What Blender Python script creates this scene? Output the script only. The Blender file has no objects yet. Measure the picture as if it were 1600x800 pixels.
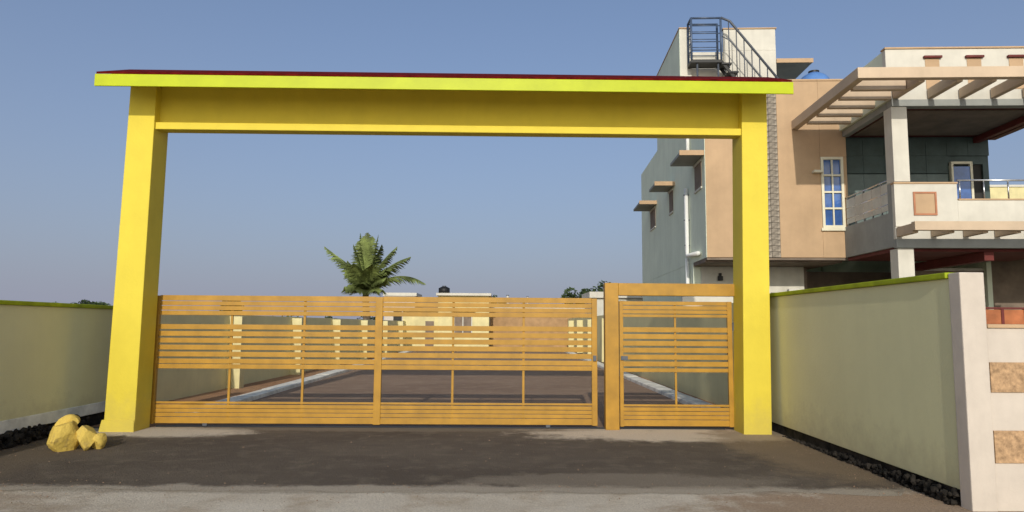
import bpy, bmesh, math, random
from mathutils import Vector, Matrix, noise
S = bpy.context.scene; COL = S.collection
PI = math.pi
# ------------------------------------------------------------ camera, sky, sun
F, PITCH, YAW, ROLL, EYE = 1084.0, .0992, .0149, .0068, 1.5
cy, sy = math.cos(YAW), math.sin(YAW)
fw = Vector((sy*math.cos(PITCH), cy*math.cos(PITCH), math.sin(PITCH)))
rt = Vector((cy, -sy, 0)); up = rt.cross(fw)
r2 = math.cos(ROLL)*rt + math.sin(ROLL)*up; u2 = -math.sin(ROLL)*rt + math.cos(ROLL)*up
cam = bpy.data.objects.new('camera', bpy.data.cameras.new('camera')); COL.objects.link(cam)
M = Matrix((r2, u2, -fw)).transposed().to_4x4(); M.translation = (0, 0, EYE); cam.matrix_world = M
cam.data.sensor_width = 36; cam.data.lens = F/1600*36; cam.data.clip_end = 5000; cam.data.clip_start = .05
S.camera = cam
S.render.resolution_x = 1024; S.render.resolution_y = 512
def at(x, y, Y):
    d = r2*((x-800)/F) - u2*((y-400)/F) + fw
    return Vector((0, 0, EYE)) + d*(Y/d.y)

SUN_EL = math.radians(21); SUN_AZ = .075          # light travels along +Y, turned a little to the right
HAZE_FALL, HAZE_MAX, HAZE, SKY_TINT = 2.6, .95, (1.55, 1.62, 2.08), (.40, .52, .63)
W = bpy.data.worlds.new("World"); S.world = W; W.use_nodes = True
nt = W.node_tree; bg = nt.nodes['Background']
sky = nt.nodes.new('ShaderNodeTexSky'); sky.sky_type = 'NISHITA'; sky.sun_disc = False
sky.sun_elevation = SUN_EL; sky.sun_rotation = PI + SUN_AZ
sky.air_density = 1.0; sky.dust_density = 2.5; sky.ozone_density = 1.5; sky.altitude = 0
tcw = nt.nodes.new('ShaderNodeTexCoord'); sx = nt.nodes.new('ShaderNodeSeparateXYZ'); nt.links.new(tcw.outputs['Generated'], sx.inputs[0])
def wmath(op, a, b):                              # haze that thickens towards the horizon, the same all round
    n = nt.nodes.new('ShaderNodeMath'); n.operation = op
    for k, v in enumerate((a, b)):
        if isinstance(v, (int, float)): n.inputs[k].default_value = v
        else: nt.links.new(v, n.inputs[k])
    return n.outputs[0]
hz = wmath('MULTIPLY', wmath('POWER', 2.718, wmath('MULTIPLY', wmath('MAXIMUM', sx.outputs[2], 0.0), -HAZE_FALL)), HAZE_MAX)
glow = wmath('MULTIPLY', wmath('POWER', wmath('MAXIMUM', wmath('MULTIPLY', sx.outputs[1], -1.0), 0.0), 1.6), 8.0)   # sun-side haze, plus added unseen warm light behind the camera to fill shaded walls
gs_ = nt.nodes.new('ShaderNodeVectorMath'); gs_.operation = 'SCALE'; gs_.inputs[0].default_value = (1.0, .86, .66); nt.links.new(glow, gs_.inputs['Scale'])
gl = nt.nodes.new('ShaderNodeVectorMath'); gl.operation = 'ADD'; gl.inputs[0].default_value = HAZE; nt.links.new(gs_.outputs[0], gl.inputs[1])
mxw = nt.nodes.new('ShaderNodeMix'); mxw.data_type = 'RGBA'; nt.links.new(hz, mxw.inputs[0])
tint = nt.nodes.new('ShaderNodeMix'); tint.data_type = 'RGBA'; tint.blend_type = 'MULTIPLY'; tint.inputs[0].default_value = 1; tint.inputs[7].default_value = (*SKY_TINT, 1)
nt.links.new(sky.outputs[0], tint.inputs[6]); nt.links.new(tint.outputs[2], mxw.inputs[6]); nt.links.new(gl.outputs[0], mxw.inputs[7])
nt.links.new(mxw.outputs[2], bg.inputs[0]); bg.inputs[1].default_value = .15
sd = bpy.data.lights.new('sun', 'SUN'); sd.energy = 2.0; sd.angle = math.radians(.6); sd.color = (1, .93, .82)
sun = bpy.data.objects.new('sun', sd); COL.objects.link(sun)
sdir = Vector((math.sin(SUN_AZ)*math.cos(SUN_EL), math.cos(SUN_AZ)*math.cos(SUN_EL), -math.sin(SUN_EL)))
sun.rotation_euler = sdir.to_track_quat('-Z', 'Y').to_euler()
S.view_settings.view_transform = 'Standard'; S.view_settings.look = 'None'
S.view_settings.exposure = 0.5; S.view_settings.gamma = 1
S.render.engine = 'CYCLES'

# ------------------------------------------------------------ materials
def srgb(r, g, b):
    f = lambda c: (c/255/12.92) if c/255 <= .04045 else ((c/255+.055)/1.055)**2.4
    return (f(r), f(g), f(b))
def mat(name, c, rough=.8, var=.12, scale=3., bump=.15, bscale=60., c2=None, spec=.3, stretch=(1, 1, 1), metal=0., detail=6, streak=0., lo=.35, hi=.7, splash=0.):
    m = bpy.data.materials.new(name); m.use_nodes = True
    t = m.node_tree; N = t.nodes; L = t.links; b = N['Principled BSDF']
    b.inputs['Roughness'].default_value = rough; b.inputs['Metallic'].default_value = metal
    b.inputs['Specular IOR Level'].default_value = spec
    tc = N.new('ShaderNodeTexCoord'); mp = N.new('ShaderNodeMapping'); mp.inputs['Scale'].default_value = stretch
    L.new(tc.outputs['Object'], mp.inputs[0])
    n = N.new('ShaderNodeTexNoise'); n.inputs['Scale'].default_value = scale; n.inputs['Detail'].default_value = detail
    n.inputs['Roughness'].default_value = .62
    L.new(mp.outputs[0], n.inputs['Vector'])
    r = N.new('ShaderNodeValToRGB')
    d = c2 or tuple(x*(1-2*var) for x in c); e = c if c2 else tuple(min(1, x*(1+var)) for x in c)
    r.color_ramp.elements[0].position = lo; r.color_ramp.elements[1].position = hi
    r.color_ramp.elements[0].color = (*d, 1); r.color_ramp.elements[1].color = (*e, 1)
    L.new(n.outputs[0], r.inputs[0]); out = r.outputs[0]
    if streak:
        mp2 = N.new('ShaderNodeMapping'); mp2.inputs['Scale'].default_value = (5, 5, .35); L.new(tc.outputs['Object'], mp2.inputs[0])
        n2 = N.new('ShaderNodeTexNoise'); n2.inputs['Scale'].default_value = 1.6; n2.inputs['Detail'].default_value = 5; L.new(mp2.outputs[0], n2.inputs['Vector'])
        r3 = N.new('ShaderNodeMapRange'); r3.inputs[1].default_value = .45; r3.inputs[2].default_value = .8; r3.inputs[3].default_value = 0; r3.inputs[4].default_value = streak
        L.new(n2.outputs[0], r3.inputs[0])
        mx = N.new('ShaderNodeMix'); mx.data_type = 'RGBA'; mx.blend_type = 'MIX'
        L.new(r3.outputs[0], mx.inputs[0]); L.new(out, mx.inputs[6]); mx.inputs[7].default_value = (*[x*.45+.02 for x in c], 1); out = mx.outputs[2]
    if splash:                                         # soil splashed up from the ground, ragged upper edge
        sp_ = N.new('ShaderNodeSeparateXYZ'); L.new(tc.outputs['Object'], sp_.inputs[0])
        n4 = N.new('ShaderNodeTexNoise'); n4.inputs['Scale'].default_value = 4.5; n4.inputs['Detail'].default_value = 8; n4.inputs['Roughness'].default_value = .7; L.new(tc.outputs['Object'], n4.inputs['Vector'])
        q = N.new('ShaderNodeMath'); q.operation = 'MULTIPLY_ADD'; L.new(n4.outputs[0], q.inputs[0]); q.inputs[1].default_value = -1.1; L.new(sp_.outputs[2], q.inputs[2])
        r5 = N.new('ShaderNodeMapRange'); r5.inputs[1].default_value = -.45; r5.inputs[2].default_value = -.02; r5.inputs[3].default_value = splash; r5.inputs[4].default_value = 0; L.new(q.outputs[0], r5.inputs[0])
        m5 = N.new('ShaderNodeMix'); m5.data_type = 'RGBA'; L.new(r5.outputs[0], m5.inputs[0]); L.new(out, m5.inputs[6]); m5.inputs[7].default_value = (.26, .20, .13, 1); out = m5.outputs[2]
    L.new(out, b.inputs['Base Color'])
    if bump:
        nb = N.new('ShaderNodeTexNoise'); nb.inputs['Scale'].default_value = bscale; nb.inputs['Detail'].default_value = 4
        L.new(mp.outputs[0], nb.inputs['Vector'])
        bp = N.new('ShaderNodeBump'); bp.inputs['Strength'].default_value = bump; bp.inputs['Distance'].default_value = .01
        L.new(nb.outputs[0], bp.inputs['Height']); L.new(bp.outputs[0], b.inputs['Normal'])
    return m
yellow = mat('yellow_paint', (.68, .545, .05), .65, .03, 2.5, .2, 30, streak=.07, splash=.25)
lime = mat('lime_paint', (.44, .50, .0), .5, .05, 3, .08)
limecap = mat('lime_cap_paint', (.33, .40, .01), .7, .15, 4, .1)
redtile = mat('dark_red_roof', (.11, .006, .005), .85, .2, 8, .2, spec=.05)
ochre = mat('ochre_gate_paint', (.42, .218, .018), .5, .10, 4, .06, 40, spec=.4, streak=.15)
olive = mat('olive_wall_paint', (.69, .665, .40), .85, .025, 1.2, .3, 45, streak=.04, splash=.3)
olivein = mat('pale_olive_wall_paint', (.74, .66, .36), .85, .05, 1.2, .2, 45, streak=.08)
cream = mat('cream_paint', (.70, .62, .33), .8, .08, 2, .1, streak=.15)
white = mat('white_paint', (.61, .58, .50), .75, .05, 2, .1, streak=.12)
pinkw = mat('pinkish_white_paint', (.57, .50, .425), .75, .05, 3, .15, 50, streak=.10)
peach = mat('peach_paint', (.49, .335, .20), .8, .06, 1.5, .12, streak=.10)
peachpale = mat('pale_peach_paint', (.57, .44, .31), .8, .06, 1.5, .12, streak=.10)
peachrough = mat('peach_rough_render', (.47, .30, .165), .9, .22, 22, .6, 30)
shadegreen = mat('grey_green_paint', (.74, .80, .64), .8, .04, 1.1, .1, streak=.15)
greyp = mat('grey_paint', (.30, .31, .29), .8, .07, 2, .1, streak=.1)
redtrim = mat('maroon_paint', (.14, .028, .024), .7, .12, 4, .1)
darkgreenshade = mat('dark_green_shaded_cladding', (.055, .085, .08), .5, .15, 3, .1)  # dark green with the balcony roof's shade mixed into the colour
palegreen = mat('grey_green_cladding', (.13, .17, .16), .5, .12, 3, .1)
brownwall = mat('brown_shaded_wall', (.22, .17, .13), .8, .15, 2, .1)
greywall = mat('grey_plaster', (.64, .62, .54), .85, .08, 2, .1, streak=.15)
stone = mat('grey_cladding_stone', (.30, .26, .21), .85, .3, 9, .5)
steel = mat('painted_steel', (.08, .09, .11), .45, .1, 6, 0, spec=.5)
bluesteel = mat('blue_steel', (.06, .09, .15), .45, .1, 6, 0, spec=.5)
railsteel = mat('stainless_rail', (.6, .6, .6), .25, .05, 6, 0, metal=.9)
glass = mat('blue_window_glass', (.05, .14, .42), .12, .25, 1.5, 0, spec=.8)
frame = mat('cream_window_frame', (.72, .68, .52), .6, .04, 4, 0)
dark = mat('dark_opening', (.03, .028, .025), .7, .1, 4, 0)
conc = mat('pale_concrete', (.40, .37, .325), .95, .18, 2.2, .6, 40, c2=(.22, .195, .165))
kerbm = mat('kerb_concrete', (.88, .82, .70), .9, .15, 3, .3)
cement = mat('cement_band', (.74, .74, .68), .9, .15, 3, .4)
rust = mat('rust_orange_sheet', (.38, .13, .05), .65, .2, 5, .1)
pipew = mat('white_plastic_pipe', (.8, .8, .76), .4, .04, 4, 0)
tankb = mat('blue_plastic', (.10, .22, .5), .4, .08, 4, 0)
blackm = mat('black_plastic', (.015, .015, .015), .5, .1, 4, 0)
bark = mat('palm_bark', (.16, .12, .085), .9, .3, 6, .6, 20)
leafA = mat('leaf_green', (.055, .085, .025), .6, .5, .7, 0)
leafP = mat('palm_leaf_green', (.19, .235, .07), .55, .4, .8, 0)
rockdark = mat('dark_rubble', (.028, .023, .018), .95, .5, 6, .8, 30)
yrock = mat('yellow_painted_stone', (.60, .43, .09), .85, .2, 9, .8, 25, c2=(.30, .21, .09), lo=.25, hi=.45)

def ground_mat(name, a, b, c, s1, s2, speck=None, bump=.9, rough=.95, dust=()):
    m = bpy.data.materials.new(name); m.use_nodes = True
    t = m.node_tree; N = t.nodes; L = t.links; p = N['Principled BSDF']; p.inputs['Roughness'].default_value = rough
    p.inputs['Specular IOR Level'].default_value = .2
    tc = N.new('ShaderNodeTexCoord')
    def nz(s, det=8, ro=.65, sc=(1, 1, 1)):
        mp = N.new('ShaderNodeMapping'); mp.inputs['Scale'].default_value = sc; L.new(tc.outputs['Object'], mp.inputs[0])
        n = N.new('ShaderNodeTexNoise'); n.inputs['Scale'].default_value = s; n.inputs['Detail'].default_value = det
        n.inputs['Roughness'].default_value = ro; L.new(mp.outputs[0], n.inputs['Vector']); return n.outputs[0]
    def mixc(f, x, y):
        mx = N.new('ShaderNodeMix'); mx.data_type = 'RGBA'; L.new(f, mx.inputs[0])
        for k, v in ((6, x), (7, y)):
            if isinstance(v, tuple): mx.inputs[k].default_value = (*v, 1)
            else: L.new(v, mx.inputs[k])
        return mx.outputs[2]
    def rng(o, lo, hi):
        r = N.new('ShaderNodeMapRange'); r.inputs[1].default_value = lo; r.inputs[2].default_value = hi; L.new(o, r.inputs[0]); return r.outputs[0]
    o = mixc(rng(nz(s1, sc=(.5, 1, 1)), .38, .62), a, b)
    o = mixc(rng(nz(s2), .5, .72), o, c)
    if speck:
        v = N.new('ShaderNodeTexVoronoi'); v.inputs['Scale'].default_value = 45; L.new(tc.outputs['Object'], v.inputs['Vector'])
        o = mixc(rng(v.outputs['Distance'], .16, .06), o, speck)
    gr = N.new('ShaderNodeMapRange'); gr.inputs[1].default_value = .3; gr.inputs[2].default_value = .7; gr.inputs[3].default_value = .68; gr.inputs[4].default_value = 1.28
    L.new(nz(70, 5, .8), gr.inputs[0]); grain = gr.outputs[0]
    if dust:
        nn = nz(2.6, 9, .7); fine = nz(38, 4, .6)
    for cx, cyy, rx, ry, colr, amt in dust:           # drifts of pale dust and spilt concrete, ragged outline
        mp = N.new('ShaderNodeMapping'); mp.inputs['Location'].default_value = (-cx/rx, -cyy/ry, 0); mp.inputs['Scale'].default_value = (1/rx, 1/ry, 0); L.new(tc.outputs['Object'], mp.inputs[0])
        ln = N.new('ShaderNodeVectorMath'); ln.operation = 'LENGTH'; L.new(mp.outputs[0], ln.inputs[0])
        q = N.new('ShaderNodeMath'); q.operation = 'MULTIPLY_ADD'; L.new(nn, q.inputs[0]); q.inputs[1].default_value = 1.5; L.new(ln.outputs['Value'], q.inputs[2])
        q2 = N.new('ShaderNodeMath'); q2.operation = 'MULTIPLY_ADD'; L.new(fine, q2.inputs[0]); q2.inputs[1].default_value = .35; L.new(q.outputs[0], q2.inputs[2])
        rr = N.new('ShaderNodeMapRange'); rr.interpolation_type = 'SMOOTHSTEP'; rr.inputs[1].default_value = 2.12; rr.inputs[2].default_value = 1.62; rr.inputs[4].default_value = amt; L.new(q2.outputs[0], rr.inputs[0])
        o = mixc(rr.outputs[0], o, colr)
    sc = N.new('ShaderNodeVectorMath'); sc.operation = 'SCALE'; L.new(o, sc.inputs[0]); L.new(grain, sc.inputs['Scale']); o = sc.outputs[0]
    L.new(o, p.inputs['Base Color'])
    bp = N.new('ShaderNodeBump'); bp.inputs['Strength'].default_value = bump; bp.inputs['Distance'].default_value = .03
    L.new(nz(26, 8, .75), bp.inputs['Height']); L.new(bp.outputs[0], p.inputs['Normal'])
    return m
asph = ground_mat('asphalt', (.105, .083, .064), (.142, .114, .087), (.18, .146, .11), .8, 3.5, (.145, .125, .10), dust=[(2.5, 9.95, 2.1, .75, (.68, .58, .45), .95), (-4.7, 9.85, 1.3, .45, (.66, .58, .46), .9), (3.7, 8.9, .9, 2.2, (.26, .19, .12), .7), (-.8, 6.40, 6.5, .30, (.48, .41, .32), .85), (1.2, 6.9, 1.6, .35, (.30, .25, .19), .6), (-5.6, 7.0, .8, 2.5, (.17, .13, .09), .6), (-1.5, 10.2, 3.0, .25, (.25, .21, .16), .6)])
asph2 = ground_mat('inner_asphalt', (.29, .19, .125), (.35, .235, .155), (.40, .28, .19), .5, 2.5)
roadc = ground_mat('dusty_concrete_road', (.60, .52, .41), (.72, .64, .52), (.48, .38, .27), .7, 2.2, (.40, .35, .28), dust=[(3.8, 5.9, 2.2, .75, (.36, .24, .15), .85), (-6.2, 5.9, 2.8, .6, (.34, .25, .17), .7), (-1.0, 6.6, 7.0, .22, (.28, .23, .17), .6)])
soil = ground_mat('brown_soil', (.42, .22, .11), (.48, .28, .15), (.32, .17, .09), .6, 3)
redsoil = ground_mat('reddish_dust', (.30, .19, .12), (.24, .14, .085), (.36, .27, .19), 1.2, 5)
land = ground_mat('dry_land', (.18, .13, .08), (.14, .13, .06), (.10, .11, .05), .05, .3)
sand = ground_mat('sandy_concrete', (.50, .43, .34), (.40, .34, .26), (.30, .245, .18), 1.5, 5, (.42, .4, .36))

# ------------------------------------------------------------ helpers
def link(name, me, m, parent=None):
    o = bpy.data.objects.new(name, me); COL.objects.link(o)
    if m is not None: me.materials.append(m)
    if parent is not None: o.parent = parent
    return o
def tag(o, label=None, cat=None, group=None, kind=None):
    for k, v in (('label', label), ('category', cat), ('group', group), ('kind', kind)):
        if v: o[k] = v
    return o
def thing(name, label, cat, loc=(0, 0, 0), rz=0, group=None):
    o = bpy.data.objects.new(name, None); COL.objects.link(o); o.location = loc; o.rotation_euler.z = rz
    o.empty_display_size = .2
    return tag(o, label, cat, group)
def bm_box(bm, x0, x1, y0, y1, z0, z1, bev=0):
    vs = [bm.verts.new((x, y, z)) for z in (z0, z1) for x, y in ((x0, y0), (x1, y0), (x1, y1), (x0, y1))]
    fs = [bm.faces.new([vs[i] for i in f]) for f in ((3, 2, 1, 0), (4, 5, 6, 7), (0, 1, 5, 4), (1, 2, 6, 5), (2, 3, 7, 6), (3, 0, 4, 7))]
    if bev:
        es = {e for f in fs for e in f.edges}
        bmesh.ops.bevel(bm, geom=list(es), offset=bev, segments=2, affect='EDGES', profile=.6)
def fin(bm, name, m, parent=None, smooth=False):
    me = bpy.data.meshes.new(name); bm.to_mesh(me); bm.free()
    if smooth:
        for p in me.polygons: p.use_smooth = True
    return link(name, me, m, parent)
def box(name, x0, x1, y0, y1, z0, z1, m, parent=None, bev=.006):
    bm = bmesh.new(); bm_box(bm, x0, x1, y0, y1, z0, z1, bev); return fin(bm, name, m, parent)
def boxes(name, L, m, parent=None, bev=0):
    bm = bmesh.new()
    for b in L: bm_box(bm, *b, bev)
    return fin(bm, name, m, parent)
def hexa(name, P, m, parent=None, bev=0):            # eight corners, bottom four then top four
    bm = bmesh.new(); vs = [bm.verts.new(p) for p in P]
    for f in ((3, 2, 1, 0), (4, 5, 6, 7), (0, 1, 5, 4), (1, 2, 6, 5), (2, 3, 7, 6), (3, 0, 4, 7)): bm.faces.new([vs[i] for i in f])
    bmesh.ops.recalc_face_normals(bm, faces=bm.faces)
    if bev: bmesh.ops.bevel(bm, geom=list(bm.edges), offset=bev, segments=2, affect='EDGES', profile=.6)
    return fin(bm, name, m, parent)
def bm_tube(bm, pts, rad, n=8):
    pts = [Vector(p) for p in pts]; R = rad if isinstance(rad, (list, tuple)) else [rad]*len(pts); rings = []
    for i, p in enumerate(pts):
        d = (pts[min(i+1, len(pts)-1)] - pts[max(i-1, 0)]).normalized()
        a = d.orthogonal().normalized() if i == 0 else (a - d*a.dot(d)).normalized()
        b = d.cross(a)
        rings.append([bm.verts.new(p + (a*math.cos(2*PI*k/n) + b*math.sin(2*PI*k/n))*R[i]) for k in range(n)])
    for q, s in zip(rings, rings[1:]):
        for k in range(n): bm.faces.new((q[k], q[(k+1) % n], s[(k+1) % n], s[k]))
    bm.faces.new(rings[0][::-1]); bm.faces.new(rings[-1])
def tube(name, pts, rad, m, parent=None, n=8):
    bm = bmesh.new(); bm_tube(bm, pts, rad, n); return fin(bm, name, m, parent, True)
def sheet(name, outline, z, m, parent=None, kind='structure'):
    bm = bmesh.new(); f = bm.faces.new([bm.verts.new((x, y, z)) for x, y in outline])
    if f.calc_area() and f.normal.z < 0: f.normal_flip()
    bmesh.ops.recalc_face_normals(bm, faces=bm.faces)
    for f in bm.faces:
        if f.normal.z < 0: f.normal_flip()
    bmesh.ops.triangulate(bm, faces=bm.faces)
    o = fin(bm, name, m, parent); return tag(o, kind=kind)
def share(name, src, parent, loc):
    o = bpy.data.objects.new(name, src.data); COL.objects.link(o); o.parent = parent; o.location = loc; return o
def rough_edge(p0, p1, n, amp, seed):
    rnd = random.Random(seed); out = []
    for i in range(n+1):
        t = i/n; x = p0[0]*(1-t)+p1[0]*t; y = p0[1]*(1-t)+p1[1]*t
        a = amp*(noise.noise(Vector((x*1.3, y*1.3, seed)))*1.5 + noise.noise(Vector((x*7, y*7, seed)))*.4)
        out.append((x, y+a))
    return out

# ------------------------------------------------------------ ground
sheet('ground', [(-1500, -30), (1500, -30), (1500, 3000), (-1500, 3000)], -.02, land)
sheet('soil_strip', [(-7.2, 10.1), (5.2, 10.1), (5.2, 62), (-7.2, 62)], -.012, soil)
sheet('concrete_road', [(-30, -8), (30, -8), (30, 7.2), (-30, 7.2)], -.003, roadc)
near = rough_edge((-9, 6.52), (3.6, 6.40), 150, .10, 3)
sheet('asphalt_apron', near + [(4.0, 6.9), (4.0, 10.3), (-6.1, 10.3), (-9, 10.3)], 0.0, asph)
sheet('inner_road', [(-4.85, 10.3), (3.55, 10.3), (3.55, 60), (-4.85, 60)], -.004, asph2)
def blob(cx, cyy, rx, ry, seed, n=60, am=.35):
    out = []
    for i in range(n):
        a = 2*PI*i/n; k = 1 + am*noise.noise(Vector((math.cos(a)*1.6, math.sin(a)*1.6, seed))) + .12*noise.noise(Vector((math.cos(a)*7, math.sin(a)*7, seed)))
        out.append((cx+rx*k*math.cos(a), cyy+ry*k*math.sin(a)))
    return out
rndg = random.Random(5)
bm = bmesh.new()                                     # loose grit on the apron and the road
for i in range(500):
    x = rndg.uniform(-6, 4); y = rndg.choice((rndg.uniform(5, 10.2), rndg.gauss(6.5, .25)))
    if rndg.random() < .25: x = rndg.choice((-5.75, 3.75)) + rndg.gauss(0, .18); y = rndg.uniform(6.3, 10)
    s = rndg.uniform(.003, .009)*(1.8 if rndg.random() < .05 else 1); a = rndg.random()*3; vs = []
    for k in range(3): vs.append(bm.verts.new((x+s*math.cos(a+k*2.1)*rndg.uniform(.7, 1.3), y+s*math.sin(a+k*2.1), .001)))
    t = bm.verts.new((x, y, s*.9+.004))
    for k in range(3): bm.faces.new((vs[k], vs[(k+1) % 3], t))
o = fin(bm, 'gravel', asph2); tag(o, 'fine pale grit scattered over the dark asphalt apron', 'gravel', kind='stuff')

# kerbs of the inner road, in cast lengths
for side, x0, x1 in ((-1, -5.24, -4.87), (1, 3.57, 3.92)):
    par = thing('kerb', 'pale concrete kerb along the %s edge of the road inside the gate' % ('left' if side < 0 else 'right'), 'kerb', (0, 0, 0), group='kerbs of the inner road')
    bmk = box('kerb_stone', x0, x1, 0, 1.48, -.05, .07, kerbm, par, .015); bmk.location = (0, 11.0, 0)
    for i in range(1, 22): share('kerb_stone', bmk, par, (0, 11.0+i*1.5, .004*math.sin(i*2.3)))

# ------------------------------------------------------------ boundary walls
def wall_seg(name, label, a, b, th, z0, h, m, capm, side):
    """a,b: (x,y) ends of the inner face; side: +1 thickness towards +x"""
    w = thing(name, label, 'wall', (a[0], a[1], 0)); A = Vector((0, 0, 0)); B = Vector((b[0]-a[0], b[1]-a[1], 0))
    t = Vector((th*side, 0, 0))
    hexa('wall_face', [A+Vector((0, 0, z0)), B+Vector((0, 0, z0)), B+t+Vector((0, 0, z0)), A+t+Vector((0, 0, z0)),
                       A+Vector((0, 0, h)), B+Vector((0, 0, h)), B+t+Vector((0, 0, h)), A+t+Vector((0, 0, h))], m, w, .008)
    if capm:
        e = Vector((-.035*side, 0, 0))
        hexa('coping', [A+e+Vector((0, 0, h+.001)), B+e+Vector((0, 0, h+.001)), B+t-e+Vector((0, 0, h+.001)), A+t-e+Vector((0, 0, h+.001)),
                        A+e+Vector((0, 0, h+.055)), B+e+Vector((0, 0, h+.055)), B+t-e+Vector((0, 0, h+.055)), A+t-e+Vector((0, 0, h+.055))], capm, w, .012)
    return w
WL = wall_seg('boundary_wall', 'olive green wall with lime coping, running forward from the left yellow column', (-5.95, 2.5), (-5.95, 10.95), .2, .21, 1.70, olive, limecap, -1)
WR = wall_seg('boundary_wall', 'olive green wall with lime coping, between the right yellow column and pink white wall', (3.915, 6.0), (3.93, 10.45), .17, .13, 1.93, olive, limecap, 1)
hexa('plinth', [Vector(p) for p in ((.03, 0, .17), (.03, 8.4, .17), (-.1, 8.4, .17), (-.1, 0, .17), (.015, 0, .32), (.015, 8.4, .32), (-.1, 8.4, .32), (-.1, 0, .32))], cement, WL, .01)
w1 = wall_seg('boundary_wall', 'olive wall with cream pilasters lining the left side of the inner road', (-6.55, 10.97), (-5.10, 60), .2, -.05, 1.70, olivein, None, -1)
w2 = wall_seg('boundary_wall', 'olive wall with pilasters lining the right side of the inner road', (4.2, 10.47), (4.2, 60), .2, -.05, 1.93, olivein, None, 1)
p0 = box('pilaster', -.0, .30, 0, .30, -.02, 1.66, cream, w1, .01); p0.location = (.163, 5.5, 0)
q0 = None
for i in range(1, 10): share('pilaster', p0, w1, (.0296*(5.5+4.45*i), 5.5+4.45*i, 0))
for i in range(7): share('pilaster', p0, w2, (-.298, 16.5+4.45*i, .12))
# rough dark footing below both outer walls
def footing(x, y0, y1, side, h0, h1, seed, label):
    rnd = random.Random(seed); bm = bmesh.new(); n = int((y1-y0)*70)
    for i in range(n):
        t = i/n; y = y0+(y1-y0)*t; hh = max(.01, (h0+(h1-h0)*t)*(1+.7*noise.noise(Vector((y*2.3, seed, 0)))))
        for k in range(3):
            s = rnd.uniform(.014, .05)*(.35+hh*4); xx = x(y)+side*(rnd.uniform(-.05, .12)*(.4+hh*4)); z = rnd.uniform(-.01, max(.005, hh-.02))
            g = bmesh.ops.create_icosphere(bm, subdivisions=1, radius=s)
            mt = Matrix.Rotation(rnd.random()*6, 3, Vector((rnd.random(), rnd.random(), rnd.random()+.01)).normalized())
            for v in g['verts']:
                v.co = mt @ Vector((v.co.x*rnd.uniform(.7, 1.2), v.co.y*rnd.uniform(.8, 1.3), v.co.z*rnd.uniform(.5, .9)))
                v.co += Vector((xx, y, z))
    return tag(fin(bm, 'rubble', rockdark), label, 'rubble', kind='stuff')
footing(lambda y: -5.98, 4.2, 10.2, 1, .21, .19, 3, 'dark rough rubble footing exposed below the left olive wall')
footing(lambda y: 3.94, 6.02, 9.7, -1, .13, .015, 4, 'dark rough rubble footing exposed below the right olive wall')
box('wall_core', .03, .15, .02, 4.4, -.03, .13, rockdark, WR, 0)
box('wall_core', -.18, -.03, .05, 8.3, -.03, .19, rockdark, WL, 0)

# ------------------------------------------------------------ entrance arch
ar = thing('entrance_arch', 'bright yellow entrance arch with lime edged roof over the sliding gate', 'arch', (0, 9.84, 0))
def column(xb0, xb1, xt0, xt1, zt):
    d = .43
    hexa('column', [(xb0, 0, -.02), (xb1, 0, -.02), (xb1, d, -.02), (xb0, d, -.02), (xt0, 0, zt), (xt1, 0, zt), (xt1, d, zt), (xt0, d, zt)], yellow, ar, .012)
column(-5.475, -5.05, -5.395, -5.02, 4.93)
column(3.405, 3.80, 3.50, 3.87, 4.93)
hexa('column_foot', [(-5.53, -.025, -.01), (-5.045, -.025, -.01), (-5.045, .2, -.01), (-5.53, .2, -.01), (-5.50, -.012, .16), (-5.055, -.012, .16), (-5.055, .2, .16), (-5.50, .2, .16)], yellow, ar, .01)
bmr = box('beam', -5.03, 3.505, .15, .25, 4.285, 4.99, yellow, ar, .008)
box('beam_ledge', -5.028, 3.503, .04, .148, 4.285, 4.39, yellow, ar, .012)
# pitched slab roof: fascia in front, soffit rising, dark red covering on top
SL = .425; yf = -.57; yp = .22
def slope_slab(name, x0, x1, z, th, m, ex=0):
    prof = [(yf-ex, z), (yp, z+(yp-yf)*SL), (2*yp-yf+ex, z)]
    bm = bmesh.new(); top = [[bm.verts.new((x, y, zz+th)) for y, zz in prof] for x in (x0, x1)]; bot = [[bm.verts.new((x, y, zz)) for y, zz in prof] for x in (x0, x1)]
    for k in range(2):
        bm.faces.new((top[0][k], top[1][k], top[1][k+1], top[0][k+1])); bm.faces.new((bot[0][k+1], bot[1][k+1], bot[1][k], bot[0][k]))
        for s in range(2): bm.faces.new((bot[s][k], bot[s][k+1], top[s][k+1], top[s][k]))
    bm.faces.new((bot[0][0], bot[1][0], top[1][0], top[0][0])); bm.faces.new((bot[0][2], bot[1][2], top[1][2], top[0][2]))
    bmesh.ops.recalc_face_normals(bm, faces=bm.faces)
    return fin(bm, name, m, ar)
slope_slab('roof_slab', -5.53, 3.98, 4.735, .125, yellow)
box('fascia', -5.56, 4.01, yf-.03, yf-.002, 4.700, 4.868, lime, ar, .006)
slope_slab('roof_covering', -5.545, 3.995, 4.872, .03, redtile, .02)

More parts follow.
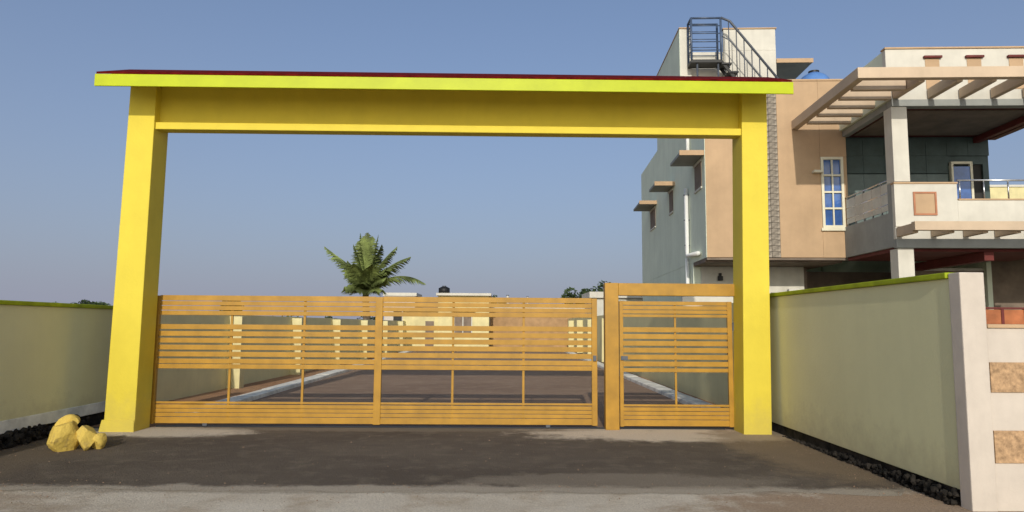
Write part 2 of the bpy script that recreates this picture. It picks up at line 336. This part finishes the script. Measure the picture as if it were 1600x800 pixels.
# ------------------------------------------------------------ sliding gate
GY = 10.36
gt = thing('sliding_gate', 'wide ochre slatted sliding gate closed across the entrance', 'gate', (0, GY, 0))
posts = [(-5.115, -5.035, .06), (-1.86, -1.755, .06), (1.345, 1.425, .06)]
for x0, x1, d in posts: box('gate_post', x0, x1, -.03, .03, .04, 1.90, ochre, gt, .005)
for xc in (-3.98, -2.91, -.71, .335): box('gate_mullion', xc-.017, xc+.017, .002, .03, .10, 1.86, ochre, gt, .003)
rows = [(1.868, .078), (1.790, .062), (1.720, .062), (1.648, .064)] + [(1.445-.1*k, .072) for k in range(5)] + [(.945, .07), (.868, .065), (.345, .03), (.291, .052), (.232, .052), (.172, .054), (.093, .088)]
for bay in ((-5.035, -1.86), (-1.755, 1.345)):
    for z, h in rows:
        box('slat', bay[0], bay[1], -.018, .000, z-h/2, z+h/2, ochre, gt, .003)
for xc in (-4.3, .7):
    bm = bmesh.new(); bm_tube(bm, [(xc, -.012, .035), (xc, .012, .035)], .034, 14); fin(bm, 'roller', steel, gt)
box('latch', 1.36, 1.41, -.06, -.03, .98, 1.06, steel, gt, .004)
box('gate_track', -5.0, 3.3, GY-.03, GY+.03, -.02, .012, blackm, None, .003)
tag(bpy.data.objects['gate_track'], 'dark steel floor track running under the ochre sliding gate', 'track')

wk = thing('wicket_gate', 'ochre wicket gate with heavy frame beside the right yellow column', 'gate', (0, 10.28, 0))
box('frame_post', 1.525, 1.725, -.08, .08, .0, 2.13, ochre, wk, .008)
box('frame_head', 1.727, 3.47, -.07, .07, 1.945, 2.128, ochre, wk, .008)
box('stile', 1.745, 1.80, -.025, .025, .04, 1.865, ochre, wk, .005)
box('stile', 3.345, 3.415, -.025, .025, .04, 1.865, ochre, wk, .005)
box('gate_mullion', 2.56, 2.59, .002, .026, .08, 1.84, ochre, wk, .003)
for z, h in [(1.835, .055), (1.77, .056), (1.708, .052), (1.65, .04)] + [(1.445-.1*k, .072) for k in range(6)] + [(.855, .055), (.345, .03), (.291, .052), (.232, .052), (.172, .054), (.093, .088)]:
    box('slat', 1.80, 3.345, -.018, .000, z-h/2, z+h/2, ochre, wk, .003)
for z in (.4, 1.5): bm = bmesh.new(); bm_tube(bm, [(3.43, -.02, z-.06), (3.43, -.02, z+.06)], .018, 10); fin(bm, 'hinge', steel, wk)
box('door_latch', 1.76, 1.86, -.05, -.027, 1.00, 1.06, steel, wk, .004)

# ------------------------------------------------------------ pinkish white compound wall on the right
pk = thing('compound_wall', 'pinkish white wall with rough peach panels at the right edge', 'wall', (3.9, 5.85, 0))
box('pillar', 0, .212, -.012, .14, -.1, 1.975, pinkw, pk, .01)
box('wall_face', .214, 4.0, 0, .2, -.1, 1.50, pinkw, pk, .006)
box('coping', .214, 4.0, -.02, .22, 1.502, 1.535, peach, pk, .008)
for z0, z1 in ((.965, 1.215), (.385, .65)):
    for k in range(4): box('rough_panel', .20+.012+k*.9, .20+.55+k*.9, -.014, .004, z0, z1, peachrough, pk, .004) if k else box('rough_panel', .216, .68, -.014, .004, z0, z1, peachrough, pk, .004)
gs = thing('low_sheet_fence', 'low rust orange sheet panels standing on top of the pinkish white wall', 'fence', (4.12, 5.93, 1.536))
for k in range(6): box('sheet_panel', .012+k*.2, .185+k*.2, 0, .02, 0, .125, rust, gs, .003)
for k in range(6): box('fence_post', .186+k*.2, .211+k*.2, -.004, .024, 0, .13, redtrim, gs, .003)
box('top_rail', .0, 1.25, -.006, .026, .1305, .145, redtrim, gs, .003)

# ------------------------------------------------------------ the peach house
HA = .056; HO = (5.0824, 17.0, 0)
hs = thing('house', 'two storey peach and white house with pergola balconies behind the right wall', 'house', HO, -HA)
def hb(n, *a, bev=.008): return box(n, *a[:-1], a[-1], hs, bev)
hb('front_wall', 0, 1.16, 0, .2, 3.2, 7.67, peach); hb('front_wall', 1.80, 2.835, 0, .2, 3.2, 7.67, peach)
hb('front_wall', 2.837, 3.48, 0, .2, 3.2, 3.93, peach); hb('front_wall', 2.837, 3.48, 0, .2, 5.72, 7.67, peach)
hb('front_wall', 3.385, 3.48, 0, .2, 3.932, 5.718, peach)
hb('wall_core', 1.16, 1.80, .06, .2, 3.2, 7.6, greyp)
st0 = box('stone', 0, .207, 0, .055, 0, .14, stone, hs, .008); st0.location = (1.163, 0, 3.205)
for r in range(31):
    for c in range(3):
        if r or c: share('stone', st0, hs, (1.163+c*.213, .004*math.sin(r*3.1+c*5)-.004, 3.205+r*.1445))
hb('side_wall', -.012, .19, .012, 10.84, 3.2, 7.66, shadegreen, bev=.004)
hb('lower_side_wall', -.010, .19, 1.55, 10.84, -.05, 3.198, shadegreen, bev=.004)
hb('back_wall', .19, 7.1, 10.6, 10.8, -.05, 7.6, shadegreen)
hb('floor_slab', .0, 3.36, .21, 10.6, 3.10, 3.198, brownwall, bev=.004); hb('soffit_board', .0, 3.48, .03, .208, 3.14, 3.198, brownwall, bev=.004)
hb('coping', -.03, 3.5, -.02, .22, 7.672, 7.72, peach)
hb('roof_deck', .19, 7.0, .2, 10.6, 6.9, 7.05, greyp)
hb('ground_front_wall', .192, 2.9, 1.5, 1.7, -.05, 3.098, greywall)
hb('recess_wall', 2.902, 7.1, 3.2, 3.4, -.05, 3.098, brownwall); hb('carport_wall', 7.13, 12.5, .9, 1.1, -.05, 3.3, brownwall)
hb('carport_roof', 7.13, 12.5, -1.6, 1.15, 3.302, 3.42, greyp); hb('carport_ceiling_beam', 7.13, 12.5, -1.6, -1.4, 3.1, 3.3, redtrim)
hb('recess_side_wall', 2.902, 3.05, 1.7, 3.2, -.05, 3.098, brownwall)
hb('right_side_wall', 7.0, 7.12, .46, 10.6, -.05, 6.2, shadegreen)
# headroom on the roof
hd = box('headroom_side', 0, .33, 2.8, 6.9, 7.05, 10.3, white, hs, .01)
hb('headroom_side_wall', -.014, -.001, 2.802, 6.9, 7.661, 10.29, shadegreen, bev=0)
hb('headroom_wall', .332, 1.28, 2.9, 6.9, 7.05, 9.62, white)
hb('headroom_wall', 1.282, 2.80, 2.8, 6.9, 7.05, 9.62, white); hb('headroom_parapet', 1.284, 2.798, 2.802, 2.93, 9.622, 10.27, white)
hb('headroom_coping', 1.26, 2.83, 2.77, 2.95, 10.272, 10.31, peach)
hb('headroom_coping', -.03, .35, 2.77, 6.93, 10.302, 10.34, peach)
hb('headroom_canopy', 2.802, 3.86, 2.8, 5.4, 9.24, 9.34, greyp); hb('canopy_edge', 2.802, 3.87, 2.77, 2.798, 9.23, 9.36, peach)
# platform, railing and stair in front of the headroom
PY = 2.30
fs = box('stair_platform', .20, 1.10, PY, 2.78, 9.07, 9.16, blackm, hs, .01)
for x in (.23, 1.08):
    for y in (PY+.02, 2.74): tube('railing_post', [(x, y, 9.16), (x, y, 10.42)], .032, bluesteel, hs)
for x in (.40, 1.0): tube('support_post', [(x, PY+.08, 7.05), (x, PY+.08, 9.07)], .03, steel, hs)
for z in (9.45, 9.7, 9.95, 10.18, 10.41):
    th = .016 if z < 10.2 else .032
    tube('railing_bar', [(.23, PY+.02, z), (1.08, PY+.02, z)], th, bluesteel, hs)
    tube('railing_bar', [(.23, PY+.02, z), (.23, 2.74, z)], th, bluesteel, hs)
    tube('railing_bar', [(.23, 2.74, z), (1.08, 2.74, z)], th*.8, bluesteel, hs)
for y in (PY+.02, 2.66):
    P = [Vector((1.10, y, 9.16)), Vector((2.62, y, 7.15))]; w_ = Vector((0, .05, 0)); h_ = Vector((0, 0, -.13))
    hexa('stair_stringer', [P[0]+h_, P[1]+h_, P[1]+w_+h_, P[0]+w_+h_, P[0], P[1], P[1]+w_, P[0]+w_], blackm, hs)
for k in range(8):
    t = (k+.6)/8; x = 1.10+1.52*t; z = 9.16-2.01*t
    box('tread', x-.14, x+.15, PY-.02, 2.74, z, z+.05, blackm, hs, .004)
tube('stair_handrail', [(1.08, PY, 10.41), (1.34, PY, 10.30), (2.98, PY, 8.15)], .036, steel, hs)
tube('stair_handrail', [(1.10, PY, 9.85), (1.34, PY, 9.72), (2.80, PY, 7.8)], .016, steel, hs)
for k in range(8):
    t = k/7; x = 1.3+1.5*t; tube('baluster', [(x, PY, 8.9-1.98*t), (x, PY, 10.33-1.95*t)], .015, steel, hs, 6)
# water tank
tk = thing('water_tank', 'blue plastic water tank on the house roof behind the parapet', 'tank', (0, 0, 0))
wt = Matrix.Rotation(-HA, 4, 'Z') @ Vector((4.75, 5.0, 0)); tk.location = (HO[0]+wt.x, HO[1]+wt.y, 6.98)
bm = bmesh.new(); bm_tube(bm, [(0, 0, 1.5), (0, 0, 1.56), (0, 0, 2.5), (0, 0, 2.62), (0, 0, 2.74)], [.42, .46, .46, .36, .16], 24); fin(bm, 'tank_body', tankb, tk, True)
bm = bmesh.new(); bm_tube(bm, [(0, 0, 2.735), (0, 0, 2.80)], .17, 18); fin(bm, 'lid', blackm, tk)
boxes('tank_stand', [(-.4, -.32, -.4, -.32, 0, 1.5), (.32, .4, -.4, -.32, 0, 1.5), (-.4, -.32, .32, .4, 0, 1.5), (.32, .4, .32, .4, 0, 1.5)], steel, tk)
# tall window in the front wall
wn = hb('window', 2.84, 3.383, .03, .05, 3.935, 5.715, glass, bev=0)
def wf(a, b, c, d, y0=-.02, y1=.06): return box('window_frame', a, b, y0, y1, c, d, frame, wn, .004)
wf(2.837, 2.90, 3.932, 5.718, -.03); wf(3.322, 3.385, 3.932, 5.718, -.03)
wf(2.90, 3.322, 5.65, 5.717, -.03); wf(2.90, 3.322, 3.933, 4.00, -.03)
wf(3.095, 3.13, 4.00, 5.65)
for z in (4.40, 4.81, 5.23): wf(2.90, 3.095, z, z+.045); wf(3.13, 3.322, z, z+.045)
hb('window_sill', 2.79, 3.42, -.06, -.001, 3.86, 3.93, frame)
box('window_shade', 2.62, 2.84, -.16, -.001, 5.30, 5.36, frame, hs, .004)
# dark green balcony wall: cladding strips, upper ones darkened as the balcony roof's shadow
def clad(z0, z1, m, n=7):
    for k in range(n):
        a = 3.482+(7.10-3.482)*k/n; b = 3.482+(7.10-3.482)*(k+1)/n
        if a < 6.95 and b > 6.15 and z0 < 5.6 and z1 > 4.0: continue
        hb('cladding_panel', a+.003, b-.003, .25, .30, z0, z1, m, bev=.003)
for z0, z1, m in ((3.2, 3.75, palegreen), (3.755, 4.3, palegreen), (4.305, 4.85, palegreen), (4.855, 5.33, palegreen), (5.36, 5.80, darkgreenshade), (5.805, 6.24, darkgreenshade)): clad(z0, z1, m)
hb('balcony_back_wall', 3.482, 6.12, .301, .45, 3.2, 6.295, darkgreenshade, bev=0); hb('balcony_back_wall', 6.96, 7.1, .301, .45, 3.2, 6.295, darkgreenshade, bev=0)
hb('balcony_back_wall', 6.121, 6.959, .301, .45, 5.6, 6.295, darkgreenshade, bev=0)
dr = hb('balcony_door', 6.17, 6.58, .20, .24, 3.3, 5.52, glass, bev=.004)
for a, b in ((6.12, 6.17), (6.58, 6.64)): box('door_frame', a, b, .18, .28, 3.3, 5.58, frame, dr, .004)
box('door_frame', 6.12, 6.64, .18, .28, 5.58, 5.64, frame, dr, .004)
hb('door_opening', 6.645, 6.955, .36, .40, 3.3, 5.6, dark, bev=0)
# balcony floor, column, roof slab
hb('balcony_slab', 3.40, 7.2, -2.38, .24, 3.21, 3.36, greyp)
hb('column', 3.39, 3.72, -2.43, -2.10, -.05, 3.16, white); hb('column', 3.39, 3.72, -2.43, -2.10, 4.59, 6.22, white)
hb('column', 6.85, 7.15, -2.43, -2.10, -.05, 3.16, white)
hb('column', 3.392, 3.718, -2.40, -2.10, 3.20, 4.585, greyp)
hb('ceiling', 3.56, 7.09, -2.24, .46, 6.30, 6.42, redtrim)
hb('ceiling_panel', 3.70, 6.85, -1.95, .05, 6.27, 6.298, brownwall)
hb('roof_beam', 3.40, 7.30, -2.45, -2.25, 6.225, 6.375, greyp)
hb('roof_side_beam', 3.40, 3.55, -2.24, .0, 6.225, 6.375, greyp)
hb('roof_side_beam', 7.1, 7.28, -2.24, .26, 6.20, 6.375, redtrim)
hb('inner_red_beam', 6.72, 6.86, -2.24, .24, 6.12, 6.26, redtrim)
hb('roof_parapet', 3.33, 7.9, -2.42, -2.28, 6.378, 7.50, white); hb('roof_parapet_side', 3.335, 3.47, -2.278, 1.2, 6.378, 7.50, shadegreen)
hb('parapet_coping', 3.31, 7.92, -2.45, -2.25, 7.502, 7.54, peach)
for xc in (4.31, 5.19, 6.07, 6.95):
    hb('parapet_panel', xc-.15, xc+.15, -2.432, -2.422, 6.60, 7.28, peach, bev=.003)
    hb('panel_hood', xc-.19, xc+.19, -2.49, -2.422, 7.285, 7.335, redtrim)
# upper pergola
hb('pergola_beam', 2.16, 7.6, -3.66, -3.50, 6.42, 6.64, peachpale)
hb('pergola_side_beam', 2.16, 2.32, -3.498, -.002, 6.42, 6.64, peachpale)
for yv in (-3.0, -2.4, -1.8, -1.2, -.6): hb('rafter', 2.322, 3.398, yv-.06, yv+.06, 6.385, 6.63, peachpale)
for xc in (3.48, 4.22, 4.88, 5.54, 6.20, 6.86, 7.5): hb('rafter', xc-.06, xc+.06, -3.498, -2.452, 6.39, 6.60, peachpale)
hb('rafter', 3.40, 3.55, -2.448, -.0, 6.378, 6.41, greyp)
# balcony parapet
hb('balcony_parapet', 3.36, 4.66, -2.46, -2.34, 3.62, 4.53, white); hb('balcony_parapet', 4.662, 7.3, -2.455, -2.34, 3.62, 4.18, white)
hb('balcony_coping', 3.35, 4.67, -2.48, -2.32, 4.532, 4.57, peach); hb('balcony_coping', 4.672, 7.3, -2.475, -2.32, 4.182, 4.215, peach)
hb('parapet_panel', 3.78, 4.18, -2.474, -2.462, 3.90, 4.32, peach, bev=.003)
boxes('panel_border', [(3.74, 3.778, -2.485, -2.462, 3.86, 4.36), (4.182, 4.22, -2.485, -2.462, 3.86, 4.36), (3.778, 4.182, -2.485, -2.462, 4.322, 4.36), (3.778, 4.182, -2.485, -2.462, 3.86, 3.898)], redtrim, hs)
bpy.data.objects['panel_border'].data.materials[0] = mat('terracotta_paint', (.45, .20, .11), .8, .1)
hb('side_parapet', 3.36, 3.48, -2.338, -.002, 3.20, 3.95, greyp)
for z in (4.15, 4.4, 4.68): tube('railing_bar', [(3.42, -2.33, z), (3.42, -.01, z)], .02, railsteel, hs)
for k in range(6): tube('railing_post', [(3.42, -2.2+.42*k, 3.94), (3.42, -2.2+.42*k, 4.69)], .018, railsteel, hs)
hb('railing_panel', 3.405, 3.418, -2.30, -.05, 4.02, 4.62, greywall, bev=.002)
tube('railing_bar', [(4.70, -2.40, 4.62), (7.3, -2.40, 4.62)], .022, railsteel, hs)
for x in (4.75, 5.25, 5.75, 6.25, 6.8): tube('railing_post', [(x, -2.40, 4.2), (x, -2.40, 4.62)], .016, railsteel, hs)
# lower pergola
hb('lower_pergola_beam', 3.34, 7.5, -3.24, -3.10, 3.44, 3.62, peachpale)
for xc in (3.42, 4.13, 4.79, 5.43, 6.07, 6.72, 7.3): hb('rafter', xc-.055, xc+.055, -3.098, -2.462, 3.40, 3.60, peachpale)
hb('rafter_wall', 3.36, 7.3, -2.44, -2.342, 3.36, 3.618, white)
hb('lower_beam', 3.36, 7.3, -2.46, -2.341, 3.17, 3.358, greyp)
hb('lower_ceiling', 3.42, 7.25, -2.20, .0, 3.12, 3.205, redtrim)
hb('lower_beam_red', 5.3, 5.5, -2.2, 1.5, 2.93, 3.118, redtrim)
hb('shutter', 5.1, 7.05, .6, .66, -.05, 3.0, greywall)
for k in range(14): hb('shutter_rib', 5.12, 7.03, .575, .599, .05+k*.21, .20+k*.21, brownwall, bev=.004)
# sunshades on the left side wall, each above its window
for y0, y1 in ((.04, 1.35), (3.86, 5.0), (7.15, 8.8)):
    c = hb('sunshade', -.62, -.013, y0+.03, y1, 5.80, 5.88, greyp); hb('sunshade_edge', -.63, -.013, y0, y0+.028, 5.79, 5.92, peach)
    w = hb('side_window', -.03, -.0125, y0+.3, y1-.25, 5.05, 5.7, brownwall, bev=0)
    for z in (5.0, 5.7): box('window_frame', -.05, -.013, y0+.27, y1-.22, z, z+.05, greywall, w, .003)
# drain pipe down the left wall
dp = tube('drain_pipe', [(-.09, 1.9, 5.3), (-.09, 1.9, 3.5), (-.09, 1.82, 3.42), (-.09, .55, 3.36)], .055, pipew, hs, 12)
tube('drain_pipe', [(-.08, 1.62, 7.4), (-.08, 1.62, 5.9)], .05, pipew, hs, 12)
tube('drain_pipe', [(-.09, 1.9, 3.35), (-.09, 1.9, .1)], .05, pipew, hs, 12)
for z in (3.7, 4.4, 5.1): hb('pipe_clip', -.16, -.012, 1.87, 1.93, z, z+.03, steel, bev=.002)
# wall lamp
lm = hb('wall_lamp', .62, .74, 1.38, 1.498, 2.72, 2.84, blackm); box('lamp_cap', .65, .71, 1.40, 1.49, 2.842, 2.92, blackm, lm, .01)
# low white wall in front of the house
lw = thing('garden_wall', 'low white wall seen just above the right olive wall', 'wall', (5.0, 16.2, 0), -HA)
box('wall_face', -.75, 1.30, 0, .15, -.1, 2.40, white, lw, .01); box('wall_face', 1.72, 2.6, 0, .15, -.1, 2.38, white, lw, .01)
box('opening', 1.302, 1.718, .06, .12, -.1, 2.3, dark, lw, .0)

# ------------------------------------------------------------ things beyond
fb = thing('far_building', 'cream parapet of a building seen past the right end of the balcony', 'building', (0, 0, 0), -HA)
v = Matrix.Rotation(-HA, 4, 'Z') @ Vector((10.0, 13.0, 0)); fb.location = (HO[0]+v.x, HO[1]+v.y, 0)
box('wall', 0, 9, 0, 8, -.1, 7.55, cream, fb, .01); box('coping', -.05, 9.05, -.05, 8.05, 7.552, 7.65, white, fb, .01)
tube('roof_vent', [(2.6, .2, 7.6), (2.6, .2, 8.1)], .06, steel, fb); 
for k in range(3):
    w = box('window', 1.2+2.6*k, 2.2+2.6*k, -.02, .02, 4.6, 5.8, glass, fb, 0); box('window_frame', 1.1+2.6*k, 2.3+2.6*k, -.05, -.021, 4.5, 4.6, white, w, .005)
# cream single storey house at the end of the road
X = lambda px, Y: at(px, 500, Y).x
Z = lambda py, Y, px=700: at(px, py, Y).z
Yc = 41
cx0, cxm, cx1 = X(628, Yc), X(684, Yc), X(764, Yc)
chs = thing('cottage', 'single storey cream house at the far end of the inner road', 'house', (cxm, Yc, 0))
zt = Z(458, Yc); z2 = Z(486, Yc)
box('wall', 0, cx1-cxm, 0, 6, -.1, zt-.15, cream, chs, .01); box('roof_slab', -.1, cx1-cxm+.12, -.25, 6.1, zt-.148, zt, white, chs, .01)
box('wing_wall', cx0-cxm, -.002, .3, 5, -.1, z2, cream, chs, .01); box('wing_roof', cx0-cxm-.2, -.002, -.1, 5.1, z2+.002, z2+.16, peach, chs, .01)
box('roof_step', -1.5, -.003, 1.2, 3.4, z2+.162, Z(468, Yc), brownwall, chs, .01)
w = box('window', 1.0, 2.0, -.02, .03, 1.0, 2.1, brownwall, chs, 0)
for x in (.98, 1.48, 2.0): box('window_frame', x-.03, x+.03, -.05, -.021, .97, 2.13, white, w, 0)
box('door', -.75, -.25, .26, .299, 0, 1.7, brownwall, chs, .005); box('window_hood', .8, 2.2, -.4, -.02, 2.25, 2.33, peach, chs, .01)
tk2 = thing('water_tank', 'small dark water tank on the roof of the cream cottage', 'tank', (cxm+.25, Yc+1.2, zt))
bm = bmesh.new(); bm_tube(bm, [(0, 0, 0), (0, 0, .35), (0, 0, .45)], [.34, .34, .14], 16); fin(bm, 'tank_body', blackm, tk2, True)
bm = bmesh.new(); bm_tube(bm, [(0, 0, .451), (0, 0, .50)], .12, 12); fin(bm, 'lid', steel, tk2)
# second pale house further left and a brick wall to the right
h2 = thing('cottage', 'pale pink flat roofed house far behind the palm', 'house', (X(600, 75), 75, 0))
box('wall', 0, 3.3, 0, 5, -.1, Z(463, 75), pinkw, h2, .01); box('roof_slab', -.15, 3.45, -.15, 5.1, Z(463, 75)+.002, Z(458, 75), white, h2, .01)
box('window', 1.0, 1.9, -.03, .02, 1.8, 2.9, dark, h2, 0)
bw = thing('brick_wall', 'tan brick wall closing the road beyond the cream cottage', 'wall', (X(766, 44), 44, 0))
box('wall_face', .0, 6.0, 0, .25, -.1, Z(482, 44, 820), mat('tan_brick', (.42, .26, .13), .9, .12, 2, .4), bw, .01)
box('coping', -.05, 6.05, -.04, .29, Z(482, 44, 820)+.002, Z(479, 44, 820), greywall, bw, .01)
wb = thing('outbuilding', 'small white outbuilding behind the wicket gate post', 'building', (4.45, 34, 0))
box('wall', 0, 3.2, 0, 3, -.1, 2.85, greywall, wb, .01); box('roof_slab', -.15, 3.3, -.2, 3.1, 2.852, 3.15, white, wb, .01)
box('door', .5, 1.3, -.03, -.001, 0, 2.0, dark, wb, 0)
for px, Y, top, lab in ((793, 60, 462, 'pale pole standing right of the cream cottage'), (824, 75, 464, 'pale pole standing behind the brick wall')):
    p = thing('utility_pole', lab, 'pole', (X(px, Y), Y, 0), group='utility poles beyond the gate')
    tube('pole', [(0, 0, -.1), (0, 0, Z(top, Y, px))], [.14, .09], greywall, p, 8)
    zz = Z(top, Y, px); tube('pole_cap', [(0, 0, zz+.001), (0, 0, zz+.06)], .12, steel, p, 8)

# ------------------------------------------------------------ trees
def crown(rnd, bm, c, r, n, s):
    for i in range(n):
        d = Vector((rnd.gauss(0, 1), rnd.gauss(0, 1), rnd.gauss(0, 1))).normalized()
        k = rnd.random()**.4; p = c + Vector((d.x*r[0], d.y*r[1], d.z*r[2]))*k
        a = Vector((rnd.gauss(0, 1), rnd.gauss(0, 1), rnd.gauss(0, .6))).normalized(); b = a.orthogonal().normalized()
        w = s*rnd.uniform(.6, 1.3)
        vs = [bm.verts.new(p+a*w), bm.verts.new(p+b*w*.5), bm.verts.new(p-a*w), bm.verts.new(p-b*w*.5)]; bm.faces.new(vs)
def tree(x, Y, h, wd, seed, label):
    rnd = random.Random(seed); t = thing('broadleaf_tree', label, 'tree', (x, Y, -.02), group='trees on the horizon')
    bm = bmesh.new(); bm_tube(bm, [(0, 0, 0), (.05, 0, h*.3), (-.04, .05, h*.6)], [.05*h*.5, .035*h*.5, .02*h*.5], 8)
    for k in range(5):
        a = k*1.3+rnd.random(); bm_tube(bm, [(0, 0, h*.3), (math.cos(a)*wd*.25, math.sin(a)*wd*.2, h*.55), (math.cos(a)*wd*.4, math.sin(a)*wd*.3, h*.75)], [.02*h*.5, .012*h*.5, .006*h*.5], 6)
    fin(bm, 'trunk', bark, t)
    bm = bmesh.new()
    for k in range(11):
        c = Vector((rnd.uniform(-.5, .5)*wd*.8, rnd.uniform(-.4, .4)*wd*.6, h*rnd.uniform(.42, .85)))
        crown(rnd, bm, c, (wd*.22, wd*.2, h*.15), 170, h*.035)
    fin(bm, 'crown', leafA, t)
tl = [(903, 62, 447, 3.4, 'dark round tree left of the small white outbuilding'), (928, 66, 446, 3.2, 'dark tree right behind the white outbuilding roof'), (958, 70, 436, 3.6, 'tree whose top shows above the wicket gate frame'),
      (776, 95, 458, 3.4, 'small tree low on the horizon beside the pale pole'), (128, 95, 466, 3.5, 'distant tree just above the left wall coping'), (146, 90, 465, 4.2, 'distant tree close to the left yellow column'), (98, 110, 468, 3.4, 'leftmost distant tree above the left wall coping'), (362, 120, 459, 3.5, 'hazy far tree above the left half of the sliding gate')]
for i, (px, Y, py, wd, lab) in enumerate(tl):
    tree(X(px, Y), Y, Z(py, Y, px), wd, i+11, lab)
rnd = random.Random(77); bm = bmesh.new()
for i in range(90):
    x = rnd.uniform(-220, 200); Y = rnd.uniform(190, 260); h = rnd.uniform(2.5, 5)
    for k in range(3): crown(rnd, bm, Vector((x+rnd.uniform(-3, 3), Y, h*.5)), (3.2, 2, h*.5), 60, .7)
tag(fin(bm, 'treeline', leafA), 'low dark treeline along the far horizon behind the gate', 'trees', kind='stuff')

def palm():
    Y = 38; x = X(572, Y); zc = Z(453, Y, 572)
    t = thing('palm_tree', 'coconut palm with arching fronds rising behind the sliding gate', 'palm', (x, Y, 0))
    bm = bmesh.new(); n = 10
    bm_tube(bm, [(.06*math.sin(k*.5), 0, zc*k/n) for k in range(n+1)], [.24-.008*k for k in range(n+1)], 10); fin(bm, 'trunk', bark, t)
    rnd = random.Random(8)
    # (azimuth, start elevation, length, droop)
    specs = [(178, 52, 3.4, .2), (190, 78, 2.6, .15), (350, 78, 2.6, .15), (200, 50, 1.5, .3), (215, 20, 1.3, .4), (330, 40, 1.5, .4), (300, 10, 1.2, .4), (250, 15, 1.2, .5), (172, 58, 2.6, .3), (110, 87, 3.2, .06), (60, 87, 3.0, .08), (180, 85, 3.15, .08), (10, 83, 3.1, .08), (250, 84, 2.9, .08), (150, 80, 2.8, .1), (5, 68, 2.9, .30), (350, 52, 3.1, .42), (2, 36, 3.5, .80),
             (250, 62, 2.0, .5), (290, 60, 2.0, .5), (120, 55, 2.0, .5), (70, 50, 2.0, .6), (200, 66, 1.9, .3), (160, 60, 1.6, .3), (270, 40, 1.3, .7), (340, 60, 1.7, .4), (20, 60, 1.7, .4), (210, 35, 1.1, .6), (330, 25, 1.1, .7), (180, 30, 1.0, .5)]
    for az, el, Lg, dr in specs:
        az, e = math.radians(az), math.radians(el); bm = bmesh.new(); p = Vector((0, 0, zc)); pts = [p.copy()]; dirs = []
        N = 14
        for k in range(N):
            e2 = e - dr*1.35*(k/N)**1.4*1.3
            d = Vector((math.cos(az)*math.cos(e2), math.sin(az)*math.cos(e2), math.sin(e2))); dirs.append(d); p = p + d*Lg/N; pts.append(p.copy())
        bm_tube(bm, pts, [.045*(1-k/(N+2)) for k in range(N+1)], 5)
        for k in range(2, N*3):
            t_ = k/(N*3); i = min(N-1, int(t_*N)); q = pts[i].lerp(pts[i+1], t_*N-i); d = dirs[i]
            sdv = d.cross(Vector((0, 0, 1)))
            sdv = sdv.normalized() if sdv.length > .05 else Vector((-math.sin(az), math.cos(az), 0))
            ln = .85*math.sin(PI*min(1, t_*.93+.08))**.7
            for s in (-1, 1):
                dd = (sdv*s*.75 + d*.75 + Vector((0, 0, -.5-rnd.random()*.3))).normalized(); w = d*.05
                tip = q+dd*ln*rnd.uniform(.8, 1.1); mid = q+dd*ln*.5+Vector((0, 0, .05))
                a, b, c, e_ = bm.verts.new(q-w), bm.verts.new(q+w), bm.verts.new(mid+w*.9), bm.verts.new(mid-w*.9); tt = bm.verts.new(tip)
                bm.faces.new((a, b, c, e_)); bm.faces.new((e_, c, tt))
        fin(bm, 'frond', leafP, t)
palm()

# ------------------------------------------------------------ yellow painted stones by the left column
def rock(name, loc, r, seed, label, cuts):
    rnd = random.Random(seed); bm = bmesh.new(); bmesh.ops.create_icosphere(bm, subdivisions=4, radius=1)
    planes = [(Vector((rnd.gauss(0, 1), rnd.gauss(0, 1), rnd.gauss(0, .8))).normalized(), rnd.uniform(.55, .82)) for _ in range(cuts)]
    for v in bm.verts:
        p = v.co.copy()
        for n_, d in planes:
            k = p.dot(n_)
            if k > d: p -= n_*(k-d)
        p *= 1.12 + .08*noise.noise(p*1.8+Vector((seed, 0, 0))) + .03*noise.noise(p*6) + .02*noise.noise(p*19)
        v.co = Vector((p.x*r[0], p.y*r[1], p.z*r[2]))
    o = fin(bm, name, yrock, None, False); o.location = loc; return tag(o, label, 'stone', group='yellow stones by the left column')
rock('painted_stone', (-5.11, 8.42, .185), (.18, .19, .20), 5, 'large angular yellow painted stone on the ground left of the arch', 15)
rock('painted_stone', (-5.13, 8.46, .31), (.12, .12, .10), 9, 'small yellow chunk resting on top of the large yellow stone', 8)
rock('painted_stone', (-4.90, 8.46, .14), (.12, .14, .14), 14, 'smaller yellow painted stone right beside the large stone', 11)
rock('painted_stone', (-4.80, 8.54, .09), (.085, .11, .10), 21, 'smallest yellow painted stone nearest the left column foot', 10)
